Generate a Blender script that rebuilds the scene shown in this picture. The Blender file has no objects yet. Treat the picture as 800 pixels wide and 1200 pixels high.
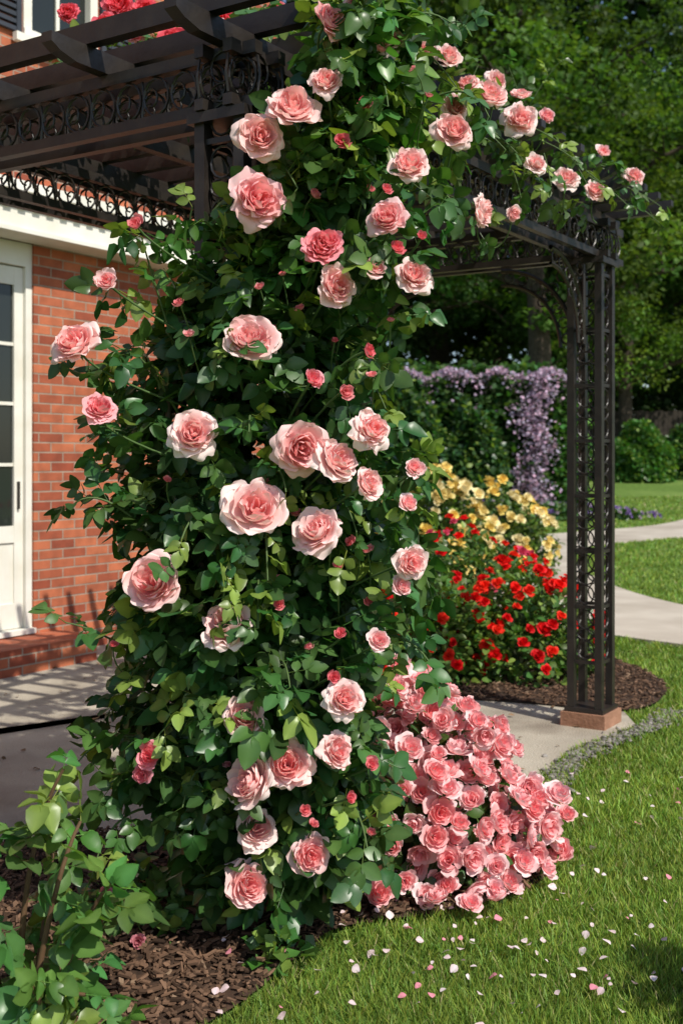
import bpy, math, random
import numpy as np
rng=np.random.default_rng(11); random.seed(5)
S=bpy.context.scene
COL=S.collection
def norm(a):
    a=np.asarray(a,float); return a/np.maximum(np.linalg.norm(a,axis=-1,keepdims=True),1e-9)
# ---------------------------------------------------------------- batches
class Batch:
    def __init__(s): s.V=[];s.C=[];s.L=[];s.T=[];s.n=0
    def add(s,tpl,M,P,tint=None):
        v,lo,to,vc=tpl; P=np.asarray(P,float).reshape(-1,3); N=len(P); nv=len(v)
        if N==0: return
        W=np.einsum('nij,vj->nvi',M,v)+P[:,None,:]
        if tint is None: tint=np.ones((N,3))
        c=vc[None]*tint[:,None,:]
        s.V.append(W.reshape(-1,3)); s.C.append(np.broadcast_to(c,(N,nv,3)).reshape(-1,3))
        s.L.append((lo[None]+(np.arange(N)*nv)[:,None]+s.n).ravel()); s.T.append(np.tile(to,N)); s.n+=N*nv
    def raw(s,v,faces,col=(1,1,1)):
        v=np.asarray(v,float); s.add(tpl(v,faces,np.tile(np.array(col,float),(len(v),1))),np.eye(3)[None],np.zeros((1,3)))
    def obj(s,name,mat,parent=None,smooth=True):
        V=np.concatenate(s.V);C=np.clip(np.concatenate(s.C),0,1);L=np.concatenate(s.L);T=np.concatenate(s.T)
        me=bpy.data.meshes.new(name); me.vertices.add(len(V)); me.vertices.foreach_set('co',V.astype(np.float32).ravel())
        me.loops.add(len(L)); me.loops.foreach_set('vertex_index',L.astype(np.int32))
        me.polygons.add(len(T)); st=np.concatenate([[0],np.cumsum(T)[:-1]])
        me.polygons.foreach_set('loop_start',st.astype(np.int32)); me.polygons.foreach_set('loop_total',T.astype(np.int32))
        me.polygons.foreach_set('use_smooth',np.full(len(T),smooth))
        at=me.color_attributes.new('Col','FLOAT_COLOR','POINT')
        at.data.foreach_set('color',np.concatenate([C,np.ones((len(C),1))],1).astype(np.float32).ravel())
        me.update(calc_edges=True); me.validate()
        me.materials.append(mat); o=bpy.data.objects.new(name,me); COL.objects.link(o)
        if parent: o.parent=parent
        return o
def tpl(v,faces,vc=None):
    v=np.asarray(v,float)
    if vc is None: vc=np.ones((len(v),3))
    return (v,np.array([i for f in faces for i in f],int),np.array([len(f) for f in faces],int),np.asarray(vc,float))
def empty(name,loc=(0,0,0),rz=0):
    e=bpy.data.objects.new(name,None); e.empty_display_size=.2; e.location=loc; e.rotation_euler=(0,0,rz); COL.objects.link(e); return e
def frames(y,z):
    y=norm(y); x=norm(np.cross(y,z)); z=np.cross(x,y); return np.stack([x,y,z],axis=2)
def frames_z(z,spin):
    z=norm(z); h=np.tile([.13,.27,1.0],(len(z),1)); x=norm(np.cross(h,z)); y=np.cross(z,x)
    c=np.cos(spin)[:,None]; s_=np.sin(spin)[:,None]
    return np.stack([x*c+y*s_,-x*s_+y*c,z],axis=2)
CUBE=tpl([[-.5,-.5,-.5],[.5,-.5,-.5],[.5,.5,-.5],[-.5,.5,-.5],[-.5,-.5,.5],[.5,-.5,.5],[.5,.5,.5],[-.5,.5,.5]],
 [(0,3,2,1),(4,5,6,7),(0,1,5,4),(1,2,6,5),(2,3,7,6),(3,0,4,7)])
def box(b,x0,x1,y0,y1,z0,z1,col=(1,1,1)):
    b.add(CUBE,np.diag([x1-x0,y1-y0,z1-z0])[None],[[(x0+x1)/2,(y0+y1)/2,(z0+z1)/2]],np.array([col],float))
def tube(b,pts,rad,sides=6,col=(1,1,1)):
    pts=np.asarray(pts,float); n=len(pts); rad=np.broadcast_to(rad,(n,)); d=np.gradient(pts,axis=0); d=norm(d)
    h=np.array([.31,.17,.93]); 
    if abs(np.dot(d.mean(0)/max(np.linalg.norm(d.mean(0)),1e-6),h))>.93: h=np.array([1,.1,0])
    x=norm(np.cross(d,h)); y=np.cross(d,x); a=np.arange(sides)*2*math.pi/sides
    V=pts[:,None]+rad[:,None,None]*(x[:,None]*np.cos(a)[None,:,None]+y[:,None]*np.sin(a)[None,:,None])
    F=[(i*sides+j,i*sides+(j+1)%sides,(i+1)*sides+(j+1)%sides,(i+1)*sides+j) for i in range(n-1) for j in range(sides)]
    b.raw(V.reshape(-1,3),F,col)
def bez(p0,p1,p2,n=9):
    t=np.linspace(0,1,n)[:,None]; p0,p1,p2=map(np.array,(p0,p1,p2)); return (1-t)**2*p0+2*t*(1-t)*p1+t*t*p2
# ---------------------------------------------------------------- materials
def newmat(name):
    m=bpy.data.materials.new(name); m.use_nodes=True; nt=m.node_tree
    return m,nt,nt.nodes['Principled BSDF'],nt.nodes['Material Output']
def attrmat(name,rough=.5,trans=.25,tboost=(1.6,1.9,.8),spec=.5,noise=.0,nscale=30):
    m,nt,p,o=newmat(name); N=nt.nodes; a=N.new('ShaderNodeAttribute'); a.attribute_name='Col'; src=a.outputs['Color']
    if noise>0:
        nz=N.new('ShaderNodeTexNoise'); nz.inputs['Scale'].default_value=nscale; nz.inputs['Detail'].default_value=2
        mr=N.new('ShaderNodeMapRange'); mr.inputs['To Min'].default_value=1-noise; mr.inputs['To Max'].default_value=1+noise
        nt.links.new(nz.outputs['Fac'],mr.inputs['Value'])
        vm=N.new('ShaderNodeVectorMath'); vm.operation='SCALE'; nt.links.new(src,vm.inputs[0]); nt.links.new(mr.outputs[0],vm.inputs['Scale']); src=vm.outputs[0]
    nt.links.new(src,p.inputs['Base Color']); p.inputs['Roughness'].default_value=rough; p.inputs['Specular IOR Level'].default_value=spec
    if trans>0:
        t=N.new('ShaderNodeBsdfTranslucent'); mu=N.new('ShaderNodeVectorMath'); mu.operation='MULTIPLY'; mu.inputs[1].default_value=tboost
        nt.links.new(src,mu.inputs[0]); nt.links.new(mu.outputs[0],t.inputs['Color'])
        mx=N.new('ShaderNodeMixShader'); mx.inputs[0].default_value=trans
        nt.links.new(p.outputs[0],mx.inputs[1]); nt.links.new(t.outputs[0],mx.inputs[2]); nt.links.new(mx.outputs[0],o.inputs['Surface'])
    return m
def noisemat(name,c1,c2,scale=5,rough=.8,bump=.2,bscale=60,detail=6,c3=None,s3=1.2,spec=.3):
    m,nt,p,o=newmat(name); N=nt.nodes; tc=N.new('ShaderNodeTexCoord')
    nz=N.new('ShaderNodeTexNoise'); nz.inputs['Scale'].default_value=scale; nz.inputs['Detail'].default_value=detail; nt.links.new(tc.outputs['Object'],nz.inputs['Vector'])
    cr=N.new('ShaderNodeValToRGB'); cr.color_ramp.elements[0].position=.32; cr.color_ramp.elements[1].position=.68
    cr.color_ramp.elements[0].color=(*c1,1); cr.color_ramp.elements[1].color=(*c2,1); nt.links.new(nz.outputs['Fac'],cr.inputs[0]); src=cr.outputs[0]
    if c3:
        n2=N.new('ShaderNodeTexNoise'); n2.inputs['Scale'].default_value=s3; n2.inputs['Detail'].default_value=5; nt.links.new(tc.outputs['Object'],n2.inputs['Vector'])
        r2=N.new('ShaderNodeValToRGB'); r2.color_ramp.elements[0].position=.48; r2.color_ramp.elements[1].position=.66; nt.links.new(n2.outputs['Fac'],r2.inputs[0])
        mx=N.new('ShaderNodeMix'); mx.data_type='RGBA'; mx.inputs['B'].default_value=(*c3,1); nt.links.new(r2.outputs[0],mx.inputs['Factor']); nt.links.new(src,mx.inputs['A']); src=mx.outputs['Result']
    nt.links.new(src,p.inputs['Base Color']); p.inputs['Roughness'].default_value=rough; p.inputs['Specular IOR Level'].default_value=spec
    if bump>0:
        nb=N.new('ShaderNodeTexNoise'); nb.inputs['Scale'].default_value=bscale; nb.inputs['Detail'].default_value=8; nt.links.new(tc.outputs['Object'],nb.inputs['Vector'])
        bp=N.new('ShaderNodeBump'); bp.inputs['Strength'].default_value=bump; bp.inputs['Distance'].default_value=.01; nt.links.new(nb.outputs['Fac'],bp.inputs['Height']); nt.links.new(bp.outputs[0],p.inputs['Normal'])
    return m
def brickmat(name):
    m,nt,p,o=newmat(name); N=nt.nodes; tc=N.new('ShaderNodeTexCoord'); sp=N.new('ShaderNodeSeparateXYZ'); nt.links.new(tc.outputs['Object'],sp.inputs[0])
    ad=N.new('ShaderNodeMath'); ad.operation='ADD'; nt.links.new(sp.outputs[0],ad.inputs[0]); nt.links.new(sp.outputs[1],ad.inputs[1])
    cb=N.new('ShaderNodeCombineXYZ'); nt.links.new(ad.outputs[0],cb.inputs[0]); nt.links.new(sp.outputs[2],cb.inputs[1])
    b=N.new('ShaderNodeTexBrick'); nt.links.new(cb.outputs[0],b.inputs['Vector']); b.inputs['Scale'].default_value=1
    b.inputs['Brick Width'].default_value=.215; b.inputs['Row Height'].default_value=.072; b.inputs['Mortar Size'].default_value=.006; b.inputs['Mortar Smooth'].default_value=.3
    b.inputs['Color1'].default_value=(.26,.055,.025,1); b.inputs['Color2'].default_value=(.50,.15,.065,1); b.inputs['Mortar'].default_value=(.33,.25,.19,1)
    nz=N.new('ShaderNodeTexNoise'); nz.inputs['Scale'].default_value=9; nz.inputs['Detail'].default_value=8; nt.links.new(tc.outputs['Object'],nz.inputs['Vector'])
    mr=N.new('ShaderNodeMapRange'); mr.inputs['To Min'].default_value=.45; mr.inputs['To Max'].default_value=1.5; nt.links.new(nz.outputs['Fac'],mr.inputs['Value'])
    vm=N.new('ShaderNodeVectorMath'); vm.operation='SCALE'; nt.links.new(b.outputs['Color'],vm.inputs[0]); nt.links.new(mr.outputs[0],vm.inputs['Scale']); nt.links.new(vm.outputs[0],p.inputs['Base Color'])
    n2=N.new('ShaderNodeTexNoise'); n2.inputs['Scale'].default_value=90; nt.links.new(tc.outputs['Object'],n2.inputs['Vector'])
    iv=N.new('ShaderNodeMath'); iv.operation='MULTIPLY_ADD'; iv.inputs[1].default_value=-1; nt.links.new(b.outputs['Fac'],iv.inputs[0])
    s3=N.new('ShaderNodeMath'); s3.operation='MULTIPLY'; s3.inputs[1].default_value=.5; nt.links.new(n2.outputs['Fac'],s3.inputs[0]); nt.links.new(s3.outputs[0],iv.inputs[2])
    bp=N.new('ShaderNodeBump'); bp.inputs['Strength'].default_value=.7; bp.inputs['Distance'].default_value=.008; nt.links.new(iv.outputs[0],bp.inputs['Height']); nt.links.new(bp.outputs[0],p.inputs['Normal'])
    p.inputs['Roughness'].default_value=.85; return m
M_leaf=attrmat('rose_leaf',rough=.36,trans=.25,tboost=(1.8,1.9,.7),spec=.45,noise=.2,nscale=25)
M_treeleaf=attrmat('tree_leaf',rough=.6,trans=.35,tboost=(1.8,1.8,.7),spec=.2)
M_petal=attrmat('rose_petal',rough=.6,trans=.34,tboost=(1.05,.95,.93),spec=.2)
M_grass=attrmat('grass_blades',rough=.5,trans=.3,tboost=(1.4,1.5,.7),spec=.25)
M_cane=attrmat('cane_bark',rough=.7,trans=0,noise=.3,nscale=60)
M_chip=attrmat('mulch_chips',rough=.9,trans=0,spec=.2,noise=.3,nscale=80)
M_iron=noisemat('pergola_paint',(.012,.009,.008),(.026,.020,.016),scale=14,rough=.42,bump=.12,bscale=50,spec=.5)
M_white=noisemat('white_paint',(.68,.65,.56),(.79,.76,.69),scale=4,rough=.5,bump=.05)
M_glass,_,p_,_=newmat('window_glass'); p_.inputs['Base Color'].default_value=(.02,.024,.022,1); p_.inputs['Roughness'].default_value=.05
M_shut=noisemat('shutter_paint',(.03,.035,.045),(.045,.05,.065),rough=.5,bump=0)
M_brick=brickmat('red_brick')
M_roof=noisemat('roof_shingle',(.05,.045,.04),(.09,.08,.075),scale=20)
M_conc=noisemat('patio_concrete',(.34,.30,.24),(.46,.41,.33),scale=3,rough=.85,bump=.8,bscale=90,c3=(.22,.185,.145),s3=1.6)
M_path=noisemat('path_concrete',(.42,.365,.30),(.51,.455,.38),scale=2,rough=.85,bump=.3,bscale=60,c3=(.36,.31,.25),s3=.7)
M_soil=noisemat('mulch_soil',(.022,.013,.008),(.075,.042,.026),scale=28,rough=.95,bump=1.0,bscale=45)
M_lawn=noisemat('lawn_soil',(.065,.12,.018),(.125,.215,.034),scale=7,rough=.9,bump=.8,bscale=50,c3=(.15,.225,.048),s3=.35)
M_block=noisemat('terracotta_block',(.24,.12,.07),(.36,.19,.12),scale=12,rough=.85,bump=.4)
M_stone=attrmat('pebble',rough=.7,trans=0,spec=.4,noise=.2,nscale=60)
M_bark=noisemat('bark',(.035,.026,.018),(.085,.065,.048),scale=10,rough=.95,bump=1,bscale=20)
M_core=noisemat('dark_core',(.008,.014,.006),(.018,.028,.010),scale=8,rough=1,bump=1,bscale=20)
M_fence=noisemat('fence_wood',(.025,.02,.016),(.05,.04,.03),scale=6,rough=.9)
# ---------------------------------------------------------------- templates
def leaf_verts(seg=5):
    ys=np.array([0,.18,.42,.68,.88,1.0]); w=np.array([.02,.21,.30,.24,.12,0.0])
    V=[];F=[]
    for y,ww in zip(ys,w):
        z=-.16*y*y+.03*math.sin(y*6)
        V+=[[-ww,y,z+.3*ww],[0,y,z],[ww,y,z+.3*ww]]
    for i in range(5):
        a=i*3; F+=[(a,a+1,a+4,a+3),(a+1,a+2,a+5,a+4)]
    return np.array(V),F
LV,LF=leaf_verts()
LC=np.ones((18,3)); LC[1::3]=[1.25,1.18,1.3]; LC[0::3]=.92; LC[2::3]=.92
LEAF=tpl(LV,LF,LC)
QLEAF=tpl([[0,0,0],[-.38,.5,.1],[0,1,-.1],[.38,.5,.1]],[(0,2,1),(0,3,2)])
def compound(seed):
    r=np.random.default_rng(seed); V=[];F=[];C=[];n=0
    spec=[(.56,0,.52)]+[(.50,62,.46),(.47,-60,.46),(.24,66,.38),(.22,-64,.38)]
    for y0,ang,sz in spec:
        a=math.radians(-ang+r.uniform(-14,14)); sz*=r.uniform(.8,1.12); tw=r.uniform(-.5,.5); dr=r.uniform(-.5,.15); fold=r.uniform(.5,1.9)
        v=LV*sz*np.array([1.2,1,1]); v=v*np.array([1,1,fold])
        c,s=math.cos(tw),math.sin(tw); v=np.stack([v[:,0]*c+v[:,2]*s,v[:,1],-v[:,0]*s+v[:,2]*c],1)
        c,s=math.cos(dr),math.sin(dr); v=np.stack([v[:,0],v[:,1]*c-v[:,2]*s,v[:,1]*s+v[:,2]*c],1)
        c,s=math.cos(a),math.sin(a); v=np.stack([v[:,0]*c-v[:,1]*s,v[:,0]*s+v[:,1]*c,v[:,2]],1)
        v+=np.array([0,y0,-.10*y0*y0]); V.append(v); F+=[tuple(i+n for i in f) for f in LF]; C.append(LC*r.uniform(.8,1.2)); n+=18
    rv=np.array([[-.012,0,0],[.012,0,0],[0,0,.02],[-.008,.56,-.03],[.008,.56,-.03],[0,.56,-.015]])
    V.append(rv); F+=[(n,n+1,n+4,n+3),(n+1,n+2,n+5,n+4),(n+2,n,n+3,n+5)]; C.append(np.tile([1.6,1.3,1.0],(6,1)))
    return tpl(np.concatenate(V),F,np.concatenate(C))
NC=9
COMP=[compound(i) for i in range(NC)]
def rose(n,ns,nt_,seed,op=1.0,deep=(.93,.40,.40),pale=(.98,.80,.77),pw=1.0,ruf=1.0):
    r=np.random.default_rng(seed); V=[];F=[];C=[];k=0; deep=np.array(deep);pale=np.array(pale)
    s=np.linspace(0,1,ns+1)[:,None]; s=1-(1-s)**1.15; t=np.linspace(-1,1,nt_+1)[None,:]
    for i in range(n):
        f=(i+.5)/n; phi=i*2.39996+r.normal(0,.28)
        rt=(.09+.93*f**.82)*(1+r.normal(0,.075)); A=(.80+.9*(1-f)**1.6)*r.uniform(.82,1.18)
        htop=.68-.60*op*f**1.7+r.normal(0,.07)*ruf; 
        r0=.02+.08*f; rm=rt*(1.22-.5*f*op); hm=.16-.14*f
        R=(1-s)**2*r0+2*s*(1-s)*rm+s*s*rt; H=(1-s)**2*(-.1)+2*s*(1-s)*hm+s*s*htop
        cu=np.clip((s-.68)/.32,0,1)
        ph=r.uniform(0,6.28); fr=r.uniform(2.0,4.4)
        R=R+.13*f*cu*r.uniform(.3,1.5)+0*t; H=H-.20*f*cu**2*r.uniform(.0,1.5)+0*t
        H=H+ruf*.085*(.3+f)*s**2*np.sin(fr*t+ph)+.06*f*t**2*s+ruf*.03*(.3+f)*s**4*np.sin(8*t+ph*3); R=R*(1-.06*t**2*s)+ruf*.05*s**2*np.sin(fr*1.3*t+ph*2)
        notch=.08*np.exp(-(t/.3)**2)*s**8; R=R-notch*f; H=H-notch*(1-f)
        sh=(1-np.clip(np.abs((s-.5)/.53),0,1)**2.8)**(1/2.8); sh=sh*np.where(s<.5,.75+.5*s,1); a=phi+t*A*sh*pw
        X=R*np.cos(a);Y=R*np.sin(a)
        v=np.stack([X,Y,H+0*X],-1).reshape(-1,3)
        g=np.clip(.05+.75*f**.8+.50*s**2*(.5+.5*f)-.06+r.normal(0,.08)+0*t,0,1)[...,None]
        c=(deep*(1-g)+pale*g).reshape(-1,3)
        V.append(v);C.append(c); m=nt_+1
        F+=[(k+p*m+q,k+p*m+q+1,k+(p+1)*m+q+1,k+(p+1)*m+q) for p in range(ns) for q in range(nt_)]; k+=len(v)
    a=np.arange(6)*math.pi/3; rings=[(-.45,.05),(-.3,.13),(-.1,.16),(0,.1)]
    for h,rr in rings: V.append(np.stack([rr*np.cos(a),rr*np.sin(a),np.full(6,h)],1)); C.append(np.tile([.07,.15,.04],(6,1)))
    F+=[(k+i*6+j,k+i*6+(j+1)%6,k+(i+1)*6+(j+1)%6,k+(i+1)*6+j) for i in range(3) for j in range(6)]; k+=24
    for j in range(5):
        b=j*1.257+.3; d=np.array([math.cos(b),math.sin(b)]); q=np.array([-d[1],d[0]])
        pts=[(.12,-.12,.09),(.38,-.16,.07),(.62,-.3,.0)]
        for rr,h,w in pts:
            for sg in (-1,1): V.append(np.array([[*(d*rr+q*w*sg),h]])); C.append(np.array([[.08,.17,.04]]))
        F+=[(k,k+1,k+3,k+2),(k+2,k+3,k+5,k+4)]; k+=6
    return tpl(np.concatenate(V)/1.0,F,np.concatenate(C))
HERO=[rose(n_,8,10,s,o,ruf=rf) for s,o,n_,rf in ((1,1.0,27,1.1),(2,.85,24,1.2),(3,1.08,29,1.0),(4,.65,22,1.2),(5,.95,25,1.4),(6,.75,28,1.0),(7,1.12,22,1.4),(8,.9,26,1.2))]
MID=[rose(15,6,8,s,o,deep=(.93,.38,.40),pale=(.98,.77,.76)) for s,o in ((11,.60),(12,.85),(13,.42),(14,.7))]
BUD=[rose(8,5,6,21,.1,deep=(.82,.24,.27),pale=(.93,.50,.50),pw=1.3)]
SMALL=[rose(12,3,4,s,.9,deep=(.8,.8,.8),pale=(1,1,1)) for s in (31,32)]
# ---------------------------------------------------------------- terrain
def smooth(t): t=np.clip(t,0,1); return t*t*(3-2*t)
def gh(x,y): return .9*smooth((np.asarray(y,float)-18)/27)
def cat(P,closed=True,n=6):
    P=np.array(P,float); out=[]; N=len(P)
    rngi=range(N) if closed else range(N-1)
    for i in rngi:
        if closed: p0,p1,p2,p3=P[i-1],P[i],P[(i+1)%N],P[(i+2)%N]
        else: p0,p1,p2,p3=P[max(i-1,0)],P[i],P[i+1],P[min(i+2,N-1)]
        for t in np.linspace(0,1,n,endpoint=False):
            out.append(.5*((2*p1)+(-p0+p2)*t+(2*p0-5*p1+4*p2-p3)*t*t+(-p0+3*p1-3*p2+p3)*t**3))
    if not closed: out.append(P[-1])
    return np.array(out)
def inside(poly,x,y):
    r=np.zeros(len(x),bool); n=len(poly)
    for i in range(n):
        x1,y1=poly[i];x2,y2=poly[(i+1)%n]
        c=((y1>y)!=(y2>y)); 
        if y1!=y2: r^=c&(x<(x2-x1)*(y-y1)/(y2-y1)+x1)
    return r
xs=np.unique(np.concatenate([np.linspace(-300,-30,14),np.linspace(-30,50,41),np.linspace(50,300,12)]))
ys=np.unique(np.concatenate([np.linspace(-60,0,7),np.linspace(0,16,9),np.linspace(16,48,33),np.linspace(48,500,20)]))
GX,GY=np.meshgrid(xs,ys); V=np.stack([GX,GY,gh(GX,GY)],-1).reshape(-1,3); m=len(xs)
b=Batch(); b.raw(V,[(j*m+i,j*m+i+1,(j+1)*m+i+1,(j+1)*m+i) for j in range(len(ys)-1) for i in range(m-1)]); b.obj('lawn_ground',M_lawn)
def sheet(name,poly,z,mat,th=0):
    n=len(poly); V=[[x,y,z] for x,y in poly]; F=[tuple(range(n))]
    a=sum(poly[i][0]*poly[(i+1)%n][1]-poly[(i+1)%n][0]*poly[i][1] for i in range(n))
    if a<0: F=[tuple(reversed(f)) for f in F]
    b=Batch(); b.raw(V,F); return b.obj(name,mat,smooth=False)
bed1=cat([(-3.2,1.5),(-3.2,3.4),(-1.9,3.6),(-1.25,3.75),(-.5,3.95),(.2,4.0),(.58,3.95),(.74,3.7),(.68,3.40),(.36,3.18),(0,3.06),(-.13,2.87),(-.33,2.55),(-.75,2.15),(-1.5,1.7)])
patio=np.array([(-7,2.2),(-3.3,3.3),(-1.25,3.6),(-.5,3.7),(.2,3.75),(.62,3.85),(.88,4.5),(1.12,4.95),(1.6,5.42),(1.62,5.75),(1.1,5.98),(.5,6.15),(0,6.5),(-.3,7.2),(-.4,9.6),(-2.1,7.5),(-6,2.3)])
bed2=cat([(-.1,6.5),(.5,6.1),(1.1,5.9),(1.62,5.72),(1.95,6.05),(2.08,6.55),(1.95,7.2),(1.5,7.9),(.8,8.3),(-.1,8.6),(-.45,7.6)])
pathc=cat([(6.5,6.6),(4.4,7.7),(3.1,8.6),(2.45,9.6),(2.15,11.5),(2.35,14.2),(3.2,17.0),(5.0,18.9),(7.6,21.0),(9.8,24.5),(11.4,29),(14,34),(19,39),(26,43)],closed=False,n=8)
d=norm(np.gradient(pathc,axis=0)); nn=np.stack([-d[:,1],d[:,0]],1); pw=.95
L=pathc+nn*pw;R=pathc-nn*pw; pathpoly=np.concatenate([L,R[::-1]])
sheet('patio_paving',[tuple(p) for p in patio],.012,M_conc)
sheet('mulch_bed',[tuple(p) for p in bed1],.022,M_soil)
sheet('mulch_bed',[tuple(p) for p in bed2],.024,M_soil)
b=Batch(); n=len(pathc); zl=gh(L[:,0],L[:,1])+.03; zr=gh(R[:,0],R[:,1])+.03
V=np.concatenate([np.c_[L,zl],np.c_[R,zr],np.c_[L,zl-.1],np.c_[R,zr-.1]])
F=[(i,n+i,n+i+1,i+1) for i in range(n-1)]+[(i,i+1,2*n+i+1,2*n+i) for i in range(n-1)]+[(n+i+1,n+i,3*n+i,3*n+i+1) for i in range(n-1)]
b.raw(V,F); b.obj('garden_path',M_path,smooth=False)
BL=tpl([[-.5,0,0],[.5,0,0],[-.34,.06,.55],[.34,.06,.55],[0,.25,1]],[(0,1,3,2),(2,3,4)],[[.6,.6,.6],[.6,.6,.6],[1,1,1],[1,1,1],[1.25,1.2,1.1]])
def grass(N,y0,y1,k0,k1,hh,ww,b):
    y=np.exp(rng.uniform(math.log(y0),math.log(y1),N)); x=rng.uniform(k0,k1,N)*y
    ok=~(inside(bed1,x,y)|inside(bed2,x,y)|inside(patio,x,y)|inside(pathpoly,x,y)); x=x[ok];y=y[ok]; n=len(x)
    a=rng.uniform(0,6.28,n); h=hh*rng.uniform(.5,1.3,n); w=ww*rng.uniform(.7,1.3,n)*y/3
    cl=.5+.5*np.sin(x*2.1+np.sin(y*1.7)*2)*np.sin(y*2.6+1); cl=.6*cl+.4*(.5+.5*np.sin(x*9+y*4)*np.sin(y*11-x*5))
    h*=.75+.5*cl
    lean=rng.normal(0,.45,(n,2))
    M=np.zeros((n,3,3)); M[:,0,0]=np.cos(a)*w;M[:,1,0]=np.sin(a)*w;M[:,0,1]=-np.sin(a)*h;M[:,1,1]=np.cos(a)*h;M[:,0,2]=lean[:,0]*h;M[:,1,2]=lean[:,1]*h;M[:,2,2]=h
    c=np.array([.215,.335,.055])*(.68+.48*cl[:,None])*rng.uniform(.6,1.4,(n,1)); c[:,0]*=rng.uniform(.75,1.35,n)
    dry=rng.random(n)<.04; c[dry]=[.42,.38,.18]
    b.add(BL,M,np.stack([x,y,gh(x,y)-.002],1),c)
b=Batch(); grass(280000,2.0,8.5,-.3,.65,.038,.0042,b); grass(90000,8,30,-.1,.6,.045,.0045,b); b.obj('grass',M_grass)
def chips(name,poly,N,x0,x1,y0,y1,zz):
    b=Batch(); x=rng.uniform(x0,x1,N);y=rng.uniform(y0,y1,N); ok=inside(poly,x,y); x=x[ok];y=y[ok];n=len(x)
    z=norm(np.stack([rng.normal(0,.35,n),rng.normal(0,.35,n),np.ones(n)],1)); M=frames_z(z,rng.uniform(0,6.28,n))
    sc=np.stack([rng.uniform(.004,.015,n),rng.uniform(.010,.042,n),rng.uniform(.003,.007,n)],1); M=M*sc[:,None,:]
    c=np.array([.11,.064,.040])*rng.uniform(.3,1.7,(n,1)); pl=rng.random(n)<.04; c[pl]=np.array([.30,.2,.13])*rng.uniform(.6,1.1,(pl.sum(),1))
    b.add(CUBE,M,np.stack([x,y,zz+rng.uniform(0,.018,n)],1),c); b.obj(name,M_chip,smooth=False)
chips('bark_mulch',bed1,20000,-1.9,.9,1.9,4.0,.022); chips('bark_mulch',bed2,9000,-.4,2.1,5.6,8.5,.024)
import bmesh
bm=bmesh.new(); bmesh.ops.create_icosphere(bm,subdivisions=2,radius=1); bm.verts.ensure_lookup_table()
ICO=tpl([v.co[:] for v in bm.verts],[[v.index for v in f.verts] for f in bm.faces]); bm.free()
e=cat([(.68,3.8),(.90,4.3),(1.08,4.75),(1.36,5.1),(1.68,5.42),(1.90,5.7)],closed=False,n=60)
n=1600; idx=rng.integers(0,len(e)-1,n); P=e[idx]+rng.normal(0,.034,(n,2))
M=frames_z(norm(rng.normal(0,.3,(n,3))+[0,0,1]),rng.uniform(0,6.28,n))*(rng.uniform(.006,.015,(n,1))*np.array([1.2,.9,.6]))[:,None,:]
b=Batch(); b.add(ICO,M,np.c_[P,rng.uniform(.008,.02,n)],np.array([.11,.10,.09])*rng.uniform(.4,2.4,(n,1))); b.obj('gravel_edging',M_stone)
# ---------------------------------------------------------------- pergola
Np=np.array([-.328,3.2]); Rp=np.array([1.365,5.47]); u=norm(Rp-Np); Lu=np.linalg.norm(Rp-Np); v=norm(np.array([-.875,.484])); W=1.5
per=empty('garden_pergola'); b=Batch(); U3=np.array([u[0],u[1],0]);V3=np.array([v[0],v[1],0]);Z3=np.array([0,0,1.])
def pt(s,t,z): q=Np+u*s+v*t; return np.array([q[0],q[1],z])
def obar(s0,s1,t0,t1,z0,z1):
    M=np.stack([U3*(s1-s0),V3*(t1-t0),Z3*(z1-z0)],1)[None]; b.add(CUBE,M,[pt((s0+s1)/2,(t0+t1)/2,(z0+z1)/2)])
def rafter(axis,a0,a1,c,w,z0,h):
    pr=[(a0,z0+h),(a0,z0+h*.55),(a0+.035,z0+h*.25),(a0+.10,z0),(a1-.10,z0),(a1-.035,z0+h*.25),(a1,z0+h*.55),(a1,z0+h)]
    V=[]
    for sg in (-1,1):
        for a,z in pr: V.append(pt(a,c+sg*w/2,z) if axis=='u' else pt(c+sg*w/2,a,z))
    n=len(pr); F=[tuple(range(n)),tuple(range(2*n-1,n-1,-1))]+[(i,n+i,n+(i+1)%n,(i+1)%n) for i in range(n)]
    b.raw(V,F)
def ring(c,d1,d2,r1,r2,rad=.005,a0=0,a1=2*math.pi,n=14):
    a=np.linspace(a0,a1,n)[:,None]; tube(b,c+d1*r1*np.cos(a)+d2*r2*np.sin(a),rad,5)
hw=.075; zb=2.55
def post(s,t,z0=.10):
    for ds in (-hw,hw):
        for dt in (-hw,hw): obar(s+ds-.019,s+ds+.019,t+dt-.019,t+dt+.019,z0,zb+.001)
    for k in np.arange(.35,2.5,.30):
        for dt in (-hw,hw): obar(s-hw+.019,s+hw-.019,t+dt-.008,t+dt+.008,k,k+.018)
        for ds in (-hw,hw): obar(s+ds-.008,s+ds+.008,t-hw+.019,t+hw-.019,k,k+.018)
        for cz,rz in ((k+.075,.05),(k+.16,.03),(k+.24,.05)):
            for dt in (-hw,hw): ring(pt(s,t+dt,cz),U3,Z3,.045,rz,.0045)
            for ds in (-hw,hw): ring(pt(s+ds,t,cz),V3,Z3,.045,rz,.0045)
    obar(s-hw-.03,s+hw+.03,t-hw-.03,t+hw+.03,z0-.012,z0+.012)
    obar(s-hw-.035,s+hw+.035,t-hw-.035,t+hw+.035,zb-.035,zb-.002)
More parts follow.
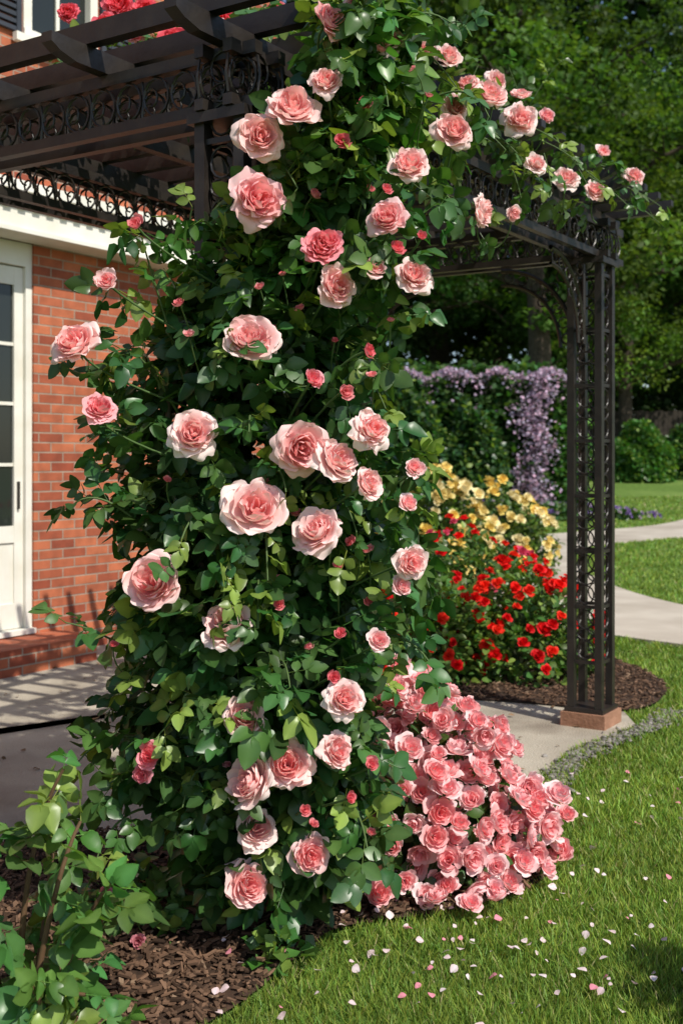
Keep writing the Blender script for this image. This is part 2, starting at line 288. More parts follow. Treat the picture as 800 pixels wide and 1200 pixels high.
def beam(axis,a0,a1,c):
    for sg in (-.055,.055):
        if axis=='u': q=lambda z0,z1: obar(a0,a1,c+sg-.017,c+sg+.017,z0,z1)
        else: q=lambda z0,z1: obar(c+sg-.017,c+sg+.017,a0,a1,z0,z1)
        q(zb,zb+.035); q(zb+.165,zb+.205)
        a=a0+.06; k=0
        while a<a1-.04:
            cc=pt(a,c+sg,zb+.1) if axis=='u' else pt(c+sg,a,zb+.1); D=U3 if axis=='u' else V3
            ring(cc,D,Z3,.052,.062,.0055)
            ring(cc+D*.02,D,Z3,.024,.030,.0045,0,5.0,9)
            if k%2==0: tube(b,[cc-D*.055-Z3*.06,cc-D*.065,cc-D*.055+Z3*.06],.005,4)
            a+=.115; k+=1
beam('u',-.12,Lu+.28,0); beam('u',-.12,Lu+.28,W); beam('v',-.12,W+.9,0); beam('v',-.12,W+.1,Lu)
for s,t in ((0,0),(Lu,0),(0,W),(Lu,W)): post(s,t)
def bracket(s,t,D,off):
    c=pt(s,t,2.08)+D*off; r=.42
    for rr,rad in ((r,.013),(r-.075,.010)):
        a=np.linspace(0,math.pi/2,14)[:,None]; cen=c+D*r; tube(b,cen-D*rr*np.cos(a)+Z3*rr*np.sin(a)*1.08,rad,6)
    for k in range(7):
        a=(k+.5)/7*math.pi/2; rr=r-.037; q=c+D*r-D*rr*math.cos(a)+Z3*rr*1.08*math.sin(a); ring(q,D,Z3,.03,.03,.0045,n=9)
    for k in range(3):
        q=c+D*(.06+.06*k)+Z3*(.40-.07*k+.0); ring(q,D,Z3,.038-.006*k,.038-.006*k,.005,n=9)
    tube(b,[c+Z3*0,c+Z3*.46],.010,6)
bracket(Lu,0,-U3,hw+.02); bracket(0,0,U3,hw+.02); bracket(Lu,0,V3,hw+.02); bracket(Lu,W,-V3,hw+.02); bracket(Lu,W,-U3,hw+.02)
z1=zb+.207
for t in (0,.5,1.0,W,1.95,2.35): rafter('u',-.30,Lu+.36 if t<=W else .6,t,.045,z1,.070)
z2=z1+.072
k=-.14
while k<Lu+.34:
    rafter('v',-.33,W+.42,k,.042,z2,.070); k+=.205
b.obj('frame',M_iron,per,smooth=False)
b=Batch()
for s,t in ((0,0),(Lu,0),(0,W),(Lu,W)): obar(s-hw-.045,s+hw+.045,t-hw-.045,t+hw+.045,-.05,.088)
b.obj('footing_blocks',M_block,per,smooth=False)
# ---------------------------------------------------------------- house
H=empty('brick_house',(-2.15,7.4,0),math.atan2(u[1],u[0]))
b=Batch()
box(b,-.15,2.6,0,.3,0,3.05); box(b,-8,-1.95,0,.3,0,3.05); box(b,-1.95,-.15,.0,.3,0,.2)
wx0,wx1,wz0,wz1=-.25,.42,4.50,6.0
box(b,-8,wx0,0,.3,3.05,6.5); box(b,wx1,2.6,0,.3,3.05,6.5); box(b,wx0,wx1,0,.3,3.05,wz0); box(b,wx0,wx1,0,.3,wz1,6.5)
box(b,2.3,2.6,.3,7,0,6.5); box(b,-8,2.6,7,7.3,0,6.5)
box(b,-2.2,.08,-.42,-.002,0,.19)
b.obj('brick_walls',M_brick,H,smooth=False)
b=Batch()
box(b,-8,2.68,-.22,-.002,3.06,3.30); box(b,-8,2.76,-.32,-.0015,3.302,3.37); box(b,-8,2.70,-.26,-.001,3.03,3.058)
for i in range(90): box(b,-8+i*.118,-8+i*.118+.06,-.252,-.222,3.20,3.27)
box(b,-1.95,-.15,.02,.14,2.86,3.028); box(b,-.205,-.152,.02,.14,.2,2.86); box(b,-1.948,-1.88,.02,.14,.2,2.86); box(b,-1.95,-.15,-.03,.16,.2,.235)
def doorleaf(x0,x1):
    st=.075
    box(b,x0,x0+st,.05,.095,.24,2.85); box(b,x1-st,x1,.05,.095,.24,2.85)
    box(b,x0+st,x1-st,.052,.093,.24,.42); box(b,x0+st,x1-st,.065,.085,.42,.86); box(b,x0+st,x1-st,.052,.093,.86,.98); box(b,x0+st,x1-st,.052,.093,2.72,2.85)
    box(b,(x0+x1)/2-.012,(x0+x1)/2+.012,.058,.09,.98,2.72)
    for z in (1.41,1.85,2.28): box(b,x0+st,x1-st,.06,.088,z,z+.024)
doorleaf(-1.04,-.207); doorleaf(-1.878,-1.042)
box(b,wx0,wx1,-.03,.1,wz0,wz0+.07); box(b,wx0,wx0+.07,-.02,.1,wz0+.07,wz1); box(b,wx1-.07,wx1,-.02,.1,wz0+.07,wz1); box(b,wx0+.07,wx1-.07,-.02,.1,wz1-.07,wz1)
box(b,wx0+.07,wx1-.07,.02,.07,5.22,5.28); box(b,.07,.10,.03,.065,wz0+.07,wz1-.07)
box(b,wx0-.1,wx1+.1,-.08,-.031,wz0-.06,wz0+.0)
box(b,-8.3,3.0,-.4,-.001,6.5,6.72)
b.obj('white_trim_and_door',M_white,H,smooth=False)
b=Batch(); box(b,-1.83,-.27,.072,.078,.98,2.75); box(b,wx0+.05,wx1-.05,.045,.05,wz0+.05,wz1-.05); b.obj('window_panes',M_glass,H,smooth=False)
b=Batch()
for x0 in (wx0-.36,wx1+.03):
    box(b,x0,x0+.04,-.04,-.002,wz0,wz1); box(b,x0+.29,x0+.33,-.04,-.002,wz0,wz1)
    for i in range(28): box(b,x0+.04,x0+.29,-.034,-.004,wz0+.02+i*.052,wz0+.05+i*.052)
b.obj('shutters',M_shut,H,smooth=False)
b=Batch(); b.raw([[-8.3,-.4,6.72],[3,-.4,6.72],[3,7.6,6.72],[-8.3,7.6,6.72],[-4.5,3.6,9.4],[-.5,3.6,9.4]],[(0,1,5,4),(1,2,5),(2,3,4,5),(3,0,4),(3,2,1,0)]); b.obj('roof',M_roof,H,smooth=False)
b=Batch(); box(b,-.26,-.245,.03,.048,1.1,1.3); b.obj('door_handle',M_iron,H,smooth=False)
# ---------------------------------------------------------------- foliage helpers
def tints(n,base,var=.3,new=0.0,newc=(.18,.27,.05)):
    c=np.array(base)*rng.uniform(1-var,1+var,(n,1)); c[:,0]*=rng.uniform(.7,1.35,n); c[:,2]*=rng.uniform(.7,1.2,n)
    if new>0: k=rng.random(n)<new; c[k]=np.array(newc)*rng.uniform(.6,1.2,(k.sum(),1))
    return c
def comp_leaves(b,P,out,size,tint,up=.75):
    n=len(P); P=np.asarray(P); yd=norm(out+rng.normal(0,.6,(n,3))+[0,0,-.2]); zh=norm(out*.45+np.array([.15,-.1,up])+rng.normal(0,.42,(n,3)))
    M=frames(yd,zh)*np.broadcast_to(size,(n,))[:,None,None]; ch=rng.integers(0,NC,n)
    for k in range(NC):
        q=ch==k; b.add(COMP[k],M[q],P[q],tint[q])
def single_leaves(b,P,out,size,tint,T=LEAF,up=.7,wid=1.25):
    n=len(P); yd=norm(out+rng.normal(0,.7,(n,3))); zh=norm(out*.5+[.1,0,up]+rng.normal(0,.4,(n,3)))
    M=frames(yd,zh)*(np.broadcast_to(size,(n,))[:,None]*np.array([wid,1,1]))[:,None,:]; b.add(T,M,P,tint)
# ---------------------------------------------------------------- climbing rose
CR=empty('climbing_rose')
zz=np.array([0.02,.23,.5,.76,1.03,1.29,1.56,1.82,2.0,2.12,2.3,2.48,2.72,2.95])
xl=np.array([-.46,-.52,-.64,-.68,-.70,-.72,-.70,-.62,-.52,-.36,-.24,-.18,-.12,-.06])
xr=np.array([.06,.12,.14,.14,.17,.17,.14,.11,.10,.13,.16,.24,.26,.16])
def env(z): return np.interp(z,zz,xl),np.interp(z,zz,xr)
leafb=Batch(); cane=Batch(); bloom=Batch()
DG=(.043,.112,.028)
N=3300; z=rng.uniform(.14,2.85,N); l,r=env(z); cx=(l+r)/2; rx=(r-l)/2; ry=(.36+.06*np.sin(z*3))*np.interp(z,[0,.5],[.5,1])
a=rng.uniform(0,2*math.pi,N); q=np.sqrt(rng.uniform(.12,1.0,N)); q*=1+.14*np.sin(a*3+z*7)+.12*np.sin(z*13+a*2)
front=(np.sin(a)>.55)&(rng.random(N)<.5); q=q[~front];a=a[~front];z=z[~front];cx=cx[~front];rx=rx[~front];ry=ry[~front];N=len(z)
P=np.stack([cx+rx*q*np.cos(a),3.17+ry*q*np.sin(a),z+rng.normal(0,.02,N)],1)
out=norm(np.stack([np.cos(a),np.sin(a),.15+0*a],1))
P-=out*.06
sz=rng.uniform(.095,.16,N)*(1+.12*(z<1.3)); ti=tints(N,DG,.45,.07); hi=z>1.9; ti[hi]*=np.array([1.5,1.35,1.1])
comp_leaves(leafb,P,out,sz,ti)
n2=2600; z=rng.uniform(.12,2.75,n2); l,r=env(z); a=rng.uniform(0,6.28,n2); q=np.sqrt(rng.uniform(0,.75,n2))
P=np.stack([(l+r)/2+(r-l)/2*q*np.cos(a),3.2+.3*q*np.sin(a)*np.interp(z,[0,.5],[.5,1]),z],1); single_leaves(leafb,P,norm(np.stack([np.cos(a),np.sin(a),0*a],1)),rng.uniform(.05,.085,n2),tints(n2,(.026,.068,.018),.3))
for i in range(9):
    z=np.linspace(0,2.85,22); l,r=env(z); ph=rng.uniform(0,6.28); w=rng.uniform(.2,.75)
    x=-.28+((l+r)/2+.28)*np.minimum(z,1)+ (r-l)/2*w*np.sin(z*rng.uniform(1,2)+ph)*np.minimum(1,z*1.5); y=3.17+.2*np.cos(z*1.6+ph)*np.minimum(1,z*2)
    tube(cane,np.stack([x,y,z],1),np.linspace(.014,.005,22)*rng.uniform(.7,1.2),6,(.09,.075,.035))
def spray(p0,p1,p2,n=7,size=.14,base=DG,new=.2,rad=.0035,colr=(.07,.12,.03),up=.75):
    c=bez(p0,p1,p2,n+5); tube(cane,c,np.linspace(rad*1.4,rad*.6,len(c)),5,colr)
    d=norm(np.gradient(c,axis=0)); t=np.linspace(.2,1,n)*(len(c)-1); i=t.astype(int).clip(0,len(c)-1); Pq=c[i]
    side=norm(np.cross(d[i],[0,0,1.]))*np.where(np.arange(n)%2,1,-1)[:,None]
    comp_leaves(leafb,Pq,norm(side*.9+d[i]*.7+[0,0,.15]),rng.uniform(.75,1.2,n)*size,tints(n,base,.3,new),up)
SP=[((-.45,3.0,.75),(-.68,2.95,.95),(-.80,2.9,.98)),((-.5,3.1,.55),(-.70,2.95,.7),(-.78,2.9,.55)),((-.45,3.0,.5),(-.65,2.9,.62),(-.74,2.85,.42)),
((-.55,3.0,1.2),(-.70,2.9,1.40),(-.78,2.9,1.32)),((-.5,3.05,1.6),(-.62,2.9,1.85),(-.66,2.85,1.74)),((-.45,3.05,1.6),(-.56,2.95,2.0),(-.58,2.9,2.10)),
((-.4,3.1,1.9),(-.48,3.0,2.1),(-.44,2.95,2.2)),((-.5,3.0,.4),(-.66,2.85,.5),(-.70,2.8,.28)),
((.1,3.0,1.4),(.21,2.9,1.55),(.22,2.85,1.4)),((.1,3.05,1.1),(.22,2.9,1.25),(.26,2.85,1.05)),
((.05,3.0,.9),(.2,2.9,1.0),(.28,2.85,.82)),((.1,3.05,1.75),(.18,2.95,1.95),(.20,2.9,1.85)),((.1,3.1,2.2),(.3,2.95,2.35),(.34,2.9,2.15)),
((.15,3.2,2.5),(.38,3.1,2.7),(.45,3.05,2.5)),((0,3.2,2.7),(.1,3.1,2.95),(.22,3.1,2.9)),((-.05,3.2,2.7),(-.03,3.1,2.95),(.02,3.0,2.98)),((.1,3.2,2.8),(.25,3.3,3.0),(.4,3.4,2.92)),
((0,3.0,.4),(.06,2.85,.5),(.08,2.8,.3)),((-.2,3.0,.35),(-.2,2.85,.42),(-.16,2.82,.25)),((-.1,3.0,2.2),(-.2,2.8,2.35),(-.12,2.75,2.2)),((.0,3.0,1.9),(.05,2.75,2.1),(.1,2.72,1.95))]
for s in SP: spray(*s,n=8,size=.125)
for i in range(50):
    z=rng.uniform(.4,2.6); l,r=env(z); a=rng.uniform(math.pi*.95,math.pi*2.05); cx=(l+r)/2; rx=(r-l)/2
    o=np.array([math.cos(a)*rx/.4*.6,math.sin(a)*.7,0]); p0=np.array([cx+rx*.6*math.cos(a),3.17+.25*math.sin(a),z])
    spray(p0,p0+o*.22+[0,0,.1],p0+o*.33+[0,0,rng.uniform(-.10,.12)],n=6,size=.11,new=.3)
for i in range(30):
    s=rng.uniform(.1,1,1)[0]**1.1*2.9; t=rng.uniform(-.25,.35); p0=pt(s,t,2.88); ang=rng.uniform(0,6.28); Ls=rng.uniform(.15,.36)
    dd=np.array([math.cos(ang),math.sin(ang),0])*Ls+U3*.1
    hgt=.10*(1-s/3.2)+.02
    spray(p0,p0+dd*.5+[0,0,rng.uniform(.03,.12)+hgt],p0+dd+[0,0,rng.uniform(-.25,.06)+hgt*.5],n=6,size=.105,base=(.06,.14,.03),new=.4)
for i in range(12):
    s=rng.uniform(.2,1.1); t=rng.uniform(-.15,.15); p0=pt(s,t,2.75+.0); dd=-V3*rng.uniform(.1,.22)+U3*rng.uniform(-.1,.2)
    spray(p0,p0+dd+[0,0,.05],p0+dd*1.3+[0,0,-rng.uniform(.1,.36)],n=7,size=.11,base=(.055,.125,.03),new=.35)
for i in range(52):
    s=rng.uniform(.4,2.3); t=rng.uniform(.0,1.35); p0=pt(s,t,2.90); ang=rng.uniform(0,6.28)
    dd=np.array([math.cos(ang),math.sin(ang),0])*rng.uniform(.1,.3)
    spray(p0,p0+dd*.4+[0,0,.25],p0+dd+[0,0,rng.uniform(.1,.3+.15*s)],n=7,size=.11,base=(.06,.13,.03),new=.3)
R_=[(-.134,2.402,.070,1),(-.223,2.329,.066,1),(-.23,2.157,.074,1.5),(.188,2.263,.056,1),(.127,2.106,.055,1.4),(-.016,1.92,.058,1),(.197,1.96,.058,1),(-.059,2.026,.052,2),(-.035,2.045,.04,2),
(-.249,1.772,.074,1.1),(-.733,1.767,.068,1),(-.67,1.591,.045,1.8),(-.649,1.948,.034,1),(-.569,2.103,.026,1.5),(-.404,1.52,.068,1),(-.113,1.485,.076,1.1),(-.019,1.445,.068,1),(.08,1.53,.060,1),
(.068,1.384,.045,1),(.2,1.426,.032,1),(-.235,1.314,.082,1),(-.061,1.25,.066,1),(.188,1.166,.050,1),(-.517,1.105,.078,1),(-.308,.996,.068,1),(.005,.799,.056,1),(-.266,.745,.060,1),
(-.146,.62,.072,1),(-.237,.576,.074,1),(-.019,.658,.050,1),(-.24,.43,.058,1),(-.089,.357,.058,1.3),(-.263,.275,.068,1.1),(.101,.96,.034,1),(-.536,.63,.040,2),(-.04,2.477,.045,1),
(0,2.32,.026,2),(-.08,1.67,.032,2),(.07,1.75,.024,2),(.183,1.33,.030,1),(.165,1.10,.032,1),(-.037,2.645,.050,1.5),(.09,1.97,.034,1.2),(.01,1.64,.024,1.3),(.147,2.03,.024,2),(.22,2.07,.016,2),(-.55,.58,.03,2),(.0,.98,.018,2),
(-.02,.86,.02,2),(-.17,1.06,.018,1.6),(.06,2.42,.022,2),(.12,2.19,.018,1.8),(-.1,.5,.018,1.5),(.02,.53,.018,2),(.08,.62,.022,1.4)]
def place(P,r,kind,face):
    P=np.array(P,float); face=norm(np.array(face,float)); M=frames_z(face[None],np.array([rng.uniform(0,6.28)]))*r*1.05
    if r<.030: T=BUD[0]
    elif r<.042: T=MID[rng.integers(0,4)]
    else: T=HERO[rng.integers(0,8)]
    k=(kind-1); tint=np.array([1,1,1])*(1-k)+np.array([.93,.52,.60])*k if kind<=2 else np.array([.9,.22,.3])
    tint=tint*rng.uniform(.97,1.03); tint[1:]*=rng.uniform(.92,1.04); bloom.add(T,M,P[None],tint[None])
for x,z,r,k in R_:
    y=2.72 if -.45<x<.15 else 2.77
    if z<.5: y=2.82; x*=1.02; z=1.45-(1.45-z)*1.02
    l,rr=env(z); cx=(l+rr)/2; 
    f=np.array([(x-cx)*.9+.22,-1.0,.46+rng.normal(0,.22)]); f[0]+=rng.normal(0,.38)
    place((x,y,z),r,k,f)
    bk=np.array([x,y,z])-norm(f)*r*.4; ax=np.array([cx*.6+x*.4,3.05,z-.16])
    tube(cane,bez(bk,bk-norm(f)*.09,ax,8),.0035,5,(.07,.13,.035))
    nn_=4; aa=rng.uniform(0,6.28,nn_); o=np.stack([np.cos(aa),.1+0*aa,np.sin(aa)],1)
    comp_leaves(leafb,np.array([x,y+.10,z])+o*r*.4,o,rng.uniform(.09,.14,nn_),tints(nn_,DG,.3,.15),.3)
for i in range(40):
    z=rng.uniform(.35,2.75); l,r=env(z); x=rng.uniform(l+.05,r-.02) if i%2 else rng.uniform((l+r)/2,r+.04); y=2.80+rng.uniform(-.03,.05); rr=rng.uniform(.011,.020)
    f=np.array([rng.normal(.1,.4),-.5,rng.uniform(.4,1.3)]); place((x,y,z),rr,rng.uniform(1,2),f)
    bk=np.array([x,y,z])-norm(f)*rr*.4; tube(cane,bez(bk,bk-norm(f)*.10,(x*.9,3.0,z-.18),7),.0022,5,(.08,.14,.035))
for x,y,z,r,k,f in [(.322,2.9,2.402,.058,1,(.2,-1,.3)),(.545,3.68,2.79,.060,1,(.2,-.8,.6)),(.455,3.60,2.80,.050,1,(-.3,-.8,.6)),(.70,3.92,2.78,.074,1,(.1,-1,.3)),(.52,3.8,2.40,.068,1,(.95,-.5,-.1)),(.684,4.0,2.44,.036,1,(.5,-.8,-.3)),
 (.78,4.02,2.64,.044,1,(.3,-.8,.4)),(.96,4.27,2.65,.056,1,(0,-1,.5)),(1.13,4.48,2.66,.052,1,(.4,-1,.3)),(1.43,4.90,2.84,.050,1.2,(.3,-1,.3)),(.2,3.4,2.82,.048,1,(.1,-1,.5)),(.29,3.5,2.87,.048,1,(-.2,-1,.5)),(.38,3.6,2.90,.050,1,(.3,-1,.4)),
 (.36,3.2,2.58,.045,1.2,(.3,-1,.1)),(.75,4.2,2.98,.045,1,(0,-.6,.8)),(-.02,3.05,2.88,.048,1.5,(0,-1,.5)),(.05,2.92,2.78,.045,1.3,(.2,-1,.3)),(.13,2.88,2.66,.052,1.1,(.1,-1,.4)),(.60,3.9,2.93,.045,1,(.4,-1,.2)),(.88,4.3,2.93,.038,1.4,(.4,-1,.2)),(1.25,4.8,2.93,.04,1,(.4,-1,.4)),
 (-1.0,4.5,3.50,.07,3,(0,-1,.2)),(-.88,4.5,3.48,.06,3,(0,-1,.2)),(-.66,4.5,3.44,.075,3,(.2,-1,.2)),(-.76,4.5,3.30,.07,2,(0,-1,.2)),(-.54,4.6,3.50,.06,2,(0,-1,.2)),(-.79,4.6,3.22,.06,3,(-.2,-1,.1)),(-.28,4.4,3.42,.05,2,(0,-1,.2)),(-.68,4.3,3.36,.05,2,(0,-1,.2)),
 (-1.2,4.4,3.42,.05,3,(0,-1,.2)),(-.5,4.2,3.3,.05,3,(0,-1,.2)),(-.15,3.7,3.1,.05,2,(0,-1,.2)),(-.95,4.4,3.2,.05,2,(0,-1,0)),(-.4,4.0,3.15,.05,2,(0,-1,.2)),
 (-.65,3.85,3.06,.06,3,(0,-1,.3)),(-.68,3.85,2.97,.05,2.0,(-.2,-1,.2)),(-.57,3.9,3.17,.06,2.0,(.2,-1,.3)),(-.80,3.9,3.12,.05,2,(-.2,-1,.3)),(-.46,3.85,3.10,.055,1.5,(.1,-1,.3)),(-.92,3.9,3.14,.055,3,(-.2,-1,.3))]:
    place((x,y,z),r,k,f); tube(cane,bez((x,y+.02,z-.02),(x,y+.1,z-.1),(x+rng.normal(0,.05),y+.1,z-.35 if z>3 else z-.12),6),.003,5,(.07,.13,.035))
    if y>3.1:
        o=norm(rng.normal(0,1,(4,3))); comp_leaves(leafb,np.array([x,y+.10,z-.04])+o*.03,o,rng.uniform(.09,.13,4),tints(4,(.06,.13,.03),.3,.2),.4)
for s in np.linspace(.6,2.7,11):
    p0=pt(s,-.05,2.90); p2=pt(s+rng.uniform(0,.2),-.42,2.72+rng.uniform(-.12,.1)); spray(p0,(p0+p2)/2+[0,0,.1],p2,n=6,size=.095,base=(.06,.135,.03),new=.35)
leafb.obj('leaves',M_leaf,CR); cane.obj('canes',M_cane,CR); bloom.obj('blooms',M_petal,CR)
# ---------------------------------------------------------------- pink rose mound
PM=empty('pink_rose_shrub'); leafb=Batch();cane=Batch();bloom=Batch()
C0=np.array([.19,3.56,0.02]); A0=np.array([.49,.36,.60])
pts=[];nr=[]
for i in range(9000):
    d=norm(rng.normal(0,1,3)); d[2]=abs(d[2]); 
    lump=1+.10*math.sin(d[0]*8+1)*math.cos(d[2]*7+d[1]*5)
    sp=1/ (np.abs(d[0])**2.1+np.abs(d[1])**2.1+np.abs(d[2])**2.1)**(1/2.1); p=C0+d*sp*A0*rng.uniform(.86,1.10)*lump
    if p[2]<.05 or p[0]<.06: continue
    if all((p-q)@(p-q)>.068**2 for q in pts): pts.append(p); nr.append(norm(d/A0+[0.2,-.6,.7]))
for q in ((.18,3.3,.70),(.28,3.35,.69),(.36,3.4,.66),(.25,3.32,.63),(.66,3.4,.30),(.72,3.45,.16),(.70,3.5,.24),(.60,3.3,.12),(.76,3.5,.08),(.68,3.35,.08),(.50,3.15,.07),(.40,3.12,.06),(.30,3.12,.08),(.74,3.42,.30),(.79,3.52,.20)): pts.append(np.array(q)); nr.append(norm(np.array([.2,-.5,1.])))
pts=np.array(pts); nr=np.array(nr); n=len(pts); print('mound roses',n)
ch=rng.integers(0,4,n); M=frames_z(norm(nr+rng.normal(0,.34,(n,3))),rng.uniform(0,6.28,n))*rng.uniform(.038,.058,n)[:,None,None]
ti=np.array([1.0,.97,.99])*rng.uniform(.96,1.03,(n,1)); ti[:,1:]*=rng.uniform(.80,1.10,(n,1))
for k in range(4): bloom.add(MID[k],M[ch==k],pts[ch==k],ti[ch==k])
n=1100; d=norm(rng.normal(0,1,(n,3))); d[:,2]=abs(d[:,2]); P=C0+d*A0*rng.uniform(.55,.96,(n,1)); P[:,2]=np.maximum(P[:,2],.03)
single_leaves(leafb,P,d,rng.uniform(.045,.07,n),tints(n,(.05,.12,.03),.3))
for i in range(40):
    d=norm(np.array([rng.normal(0,1),rng.normal(0,1),abs(rng.normal(0,.8))])); tube(cane,bez((.2,3.55,0),C0+d*A0*.5+[0,0,.1],C0+d*A0*.92,6),.004,5,(.08,.10,.04))
leafb.obj('leaves',M_leaf,PM);cane.obj('stems',M_cane,PM);bloom.obj('blooms',M_petal,PM)
# ---------------------------------------------------------------- leafy shrub lower left
LS=empty('leafy_shrub'); leafb=Batch();cane=Batch()
LG=(.068,.165,.038)
for s in [((-.75,2.35,.0),(-.78,2.35,.5),(-.64,2.3,.74)),((-.75,2.35,0),(-.85,2.3,.45),(-.84,2.25,.70)),((-.75,2.35,0),(-.6,2.3,.4),(-.52,2.25,.50)),((-.75,2.35,0),(-.7,2.2,.3),(-.55,2.15,.30)),((-.75,2.35,0),(-.9,2.3,.3),(-.88,2.1,.5)),
 ((-.75,2.35,0),(-.7,2.4,.4),(-.7,2.45,.58)),((-.7,2.4,0),(-.62,2.5,.3),(-.55,2.5,.38)),((-.7,2.35,0),(-.62,2.3,.12),(-.52,2.25,.16)),((-.78,2.3,0),(-.85,2.15,.2),(-.75,2.05,.22)),((-.8,2.4,0),(-1.0,2.4,.5),(-1.0,2.4,.74)),((-.8,2.4,0),(-1.05,2.3,.3),(-1.1,2.2,.5)),((-.7,2.35,0),(-.62,2.2,.2),(-.66,2.1,.36)),((-.75,2.35,0),(-.66,2.25,.5),(-.60,2.3,.62))]:
    tube(cane,bez(*s,12),np.linspace(.010,.004,12),6,(.13,.07,.035)); spray(*s,n=11,size=.135,base=LG,new=.16,rad=.003,up=.9,colr=(.12,.09,.04))
leafb.obj('leaves',M_leaf,LS);cane.obj('stems',M_cane,LS)
def shrub(name,c,rx,ry,h,nl,ls,base,flowers,nf,fs,stems=20,squash=2.2,new=.15,flo=.35):
    E=empty(name); lb=Batch();sb=Batch();fb=Batch(); c=np.array(c,float); A=np.array([rx,ry,h])
    d=norm(rng.normal(0,1,(nl,3))); d[:,2]=np.abs(d[:,2]); sp=1/(np.abs(d)**squash).sum(1)**(1/squash)
    lumpf=lambda d:1+.10*np.sin(d[:,0]*7+c[0])*np.cos(d[:,1]*6)+.08*np.sin(d[:,2]*9+d[:,0]*5)
    rad=(rng.uniform(.25,1,nl)**.45)*sp*lumpf(d); P=c+d*A*rad[:,None]
    single_leaves(lb,P,d,rng.uniform(.7,1.3,nl)*ls,tints(nl,base,.35,new),LEAF if ls>.045 and nl<9000 else QLEAF)
    for i in range(stems):
        dd=norm(np.array([rng.normal(0,1),rng.normal(0,1),abs(rng.normal(0,1))])); tube(sb,bez(c,c+dd*A*.5+[0,0,h*.15],c+dd*A*.95,6),.004*max(1,h/1.0),5,(.06,.08,.03))
    lb.obj('leaves',M_leaf,E); sb.obj('stems',M_cane,E)
    if nf:
        d=norm(rng.normal(0,1,(nf*4,3))); d[:,2]=np.abs(d[:,2]); d=d[(d[:,2]>flo*rng.random(len(d)))&(d[:,1]<.5)][:nf]; n=len(d)
        sp=1/(np.abs(d)**squash).sum(1)**(1/squash)*lumpf(d); P=c+d*A*(sp*rng.uniform(1.02,1.14,n))[:,None]
        M=frames_z(norm(d+[.1,-.5,.4]+rng.normal(0,.25,(n,3))),rng.uniform(0,6.28,n))*(rng.uniform(.7,1.25,n)*fs)[:,None,None]
        ti=np.array(flowers)[rng.integers(0,len(flowers),n)]*rng.uniform(.8,1.1,(n,1)); k=rng.integers(0,2,n)
        for q in (0,1): fb.add(SMALL[q],M[k==q],P[k==q],ti[k==q])
        fb.obj('blooms',M_petal,E)
    return E
red=[(.88,.014,.010),(.80,.010,.014),(.92,.04,.018)]
yel=[(.95,.80,.32),(.95,.85,.48),(.95,.74,.20)]
shrub('red_rose_bush',(1.22,6.75,0),.50,.45,.70,2800,.052,(.075,.16,.035),red,110,.044)
shrub('red_rose_bush',(.55,6.6,0),.50,.42,.74,2800,.052,(.085,.17,.035),red,45,.040)
shrub('red_rose_bush',(.95,7.6,0),.70,.45,.86,2600,.055,(.065,.14,.035),red+[(.8,.1,.2)],75,.044)
shrub('red_rose_bush',(.15,7.3,0),.55,.45,.95,2200,.055,(.07,.15,.035),red+[(.85,.3,.35)],36,.042)
shrub('yellow_rose_bush',(1.05,11.3,0),.60,.5,1.20,3000,.07,(.075,.15,.035),yel,120,.080)
shrub('yellow_rose_bush',(1.95,12.0,0),.60,.5,1.0,2600,.07,(.075,.14,.035),yel,90,.074)
shrub('groundcover_plant',(-.62,3.15,0.01),.22,.2,.14,260,.05,(.07,.16,.04),[(.8,.3,.35)],3,.025,stems=8)
shrub('groundcover_plant',(-.18,2.86,0.01),.08,.07,.08,60,.045,(.07,.16,.035),red,0,.02,stems=6)
shrub('unseen_shadow_shrub',(1.42,2.32,0),.33,.33,.85,5000,.03,(.05,.12,.03),red,0,.02)  # unseen shrub added right of the view to cast shade on the lawn
n=230; x=rng.uniform(-.5,2.2,n);y=rng.uniform(2.3,4.6,n)
x=np.concatenate([x,rng.normal(.45,.35,80)]);y=np.concatenate([y,rng.normal(2.9,.2,80)]); n=len(x)
z=norm(np.stack([rng.normal(0,.4,n),rng.normal(0,.4,n),np.ones(n)],1)); M=frames_z(z,rng.uniform(0,6.28,n))*(rng.uniform(.011,.030,(n,1))*np.array([1.6,1,1]))[:,None,:]
b=Batch(); ti=np.array([.90,.72,.70])*rng.uniform(.85,1.08,(n,1)); dp=rng.random(n)<.2; ti[dp]=[.85,.32,.38]
b.add(LEAF,M,np.stack([x,y,np.where(inside(bed1,x,y),.045,.034)],1),ti); b.obj('fallen_petals',M_petal)
n=170; x=rng.uniform(-3.2,1.4,n); y=rng.uniform(3.7,7.3,n); ok=inside(patio,x,y); x=x[ok];y=y[ok];n=len(x)
z=norm(np.stack([rng.normal(0,.3,n),rng.normal(0,.3,n),np.ones(n)],1)); M=frames_z(z,rng.uniform(0,6.28,n))*rng.uniform(.02,.045,n)[:,None,None]
b=Batch(); b.add(LEAF,M,np.stack([x,y,np.full(n,.022)],1),np.array([.16,.10,.05])*rng.uniform(.5,1.6,(n,1))); b.obj('leaf_litter',M_chip)
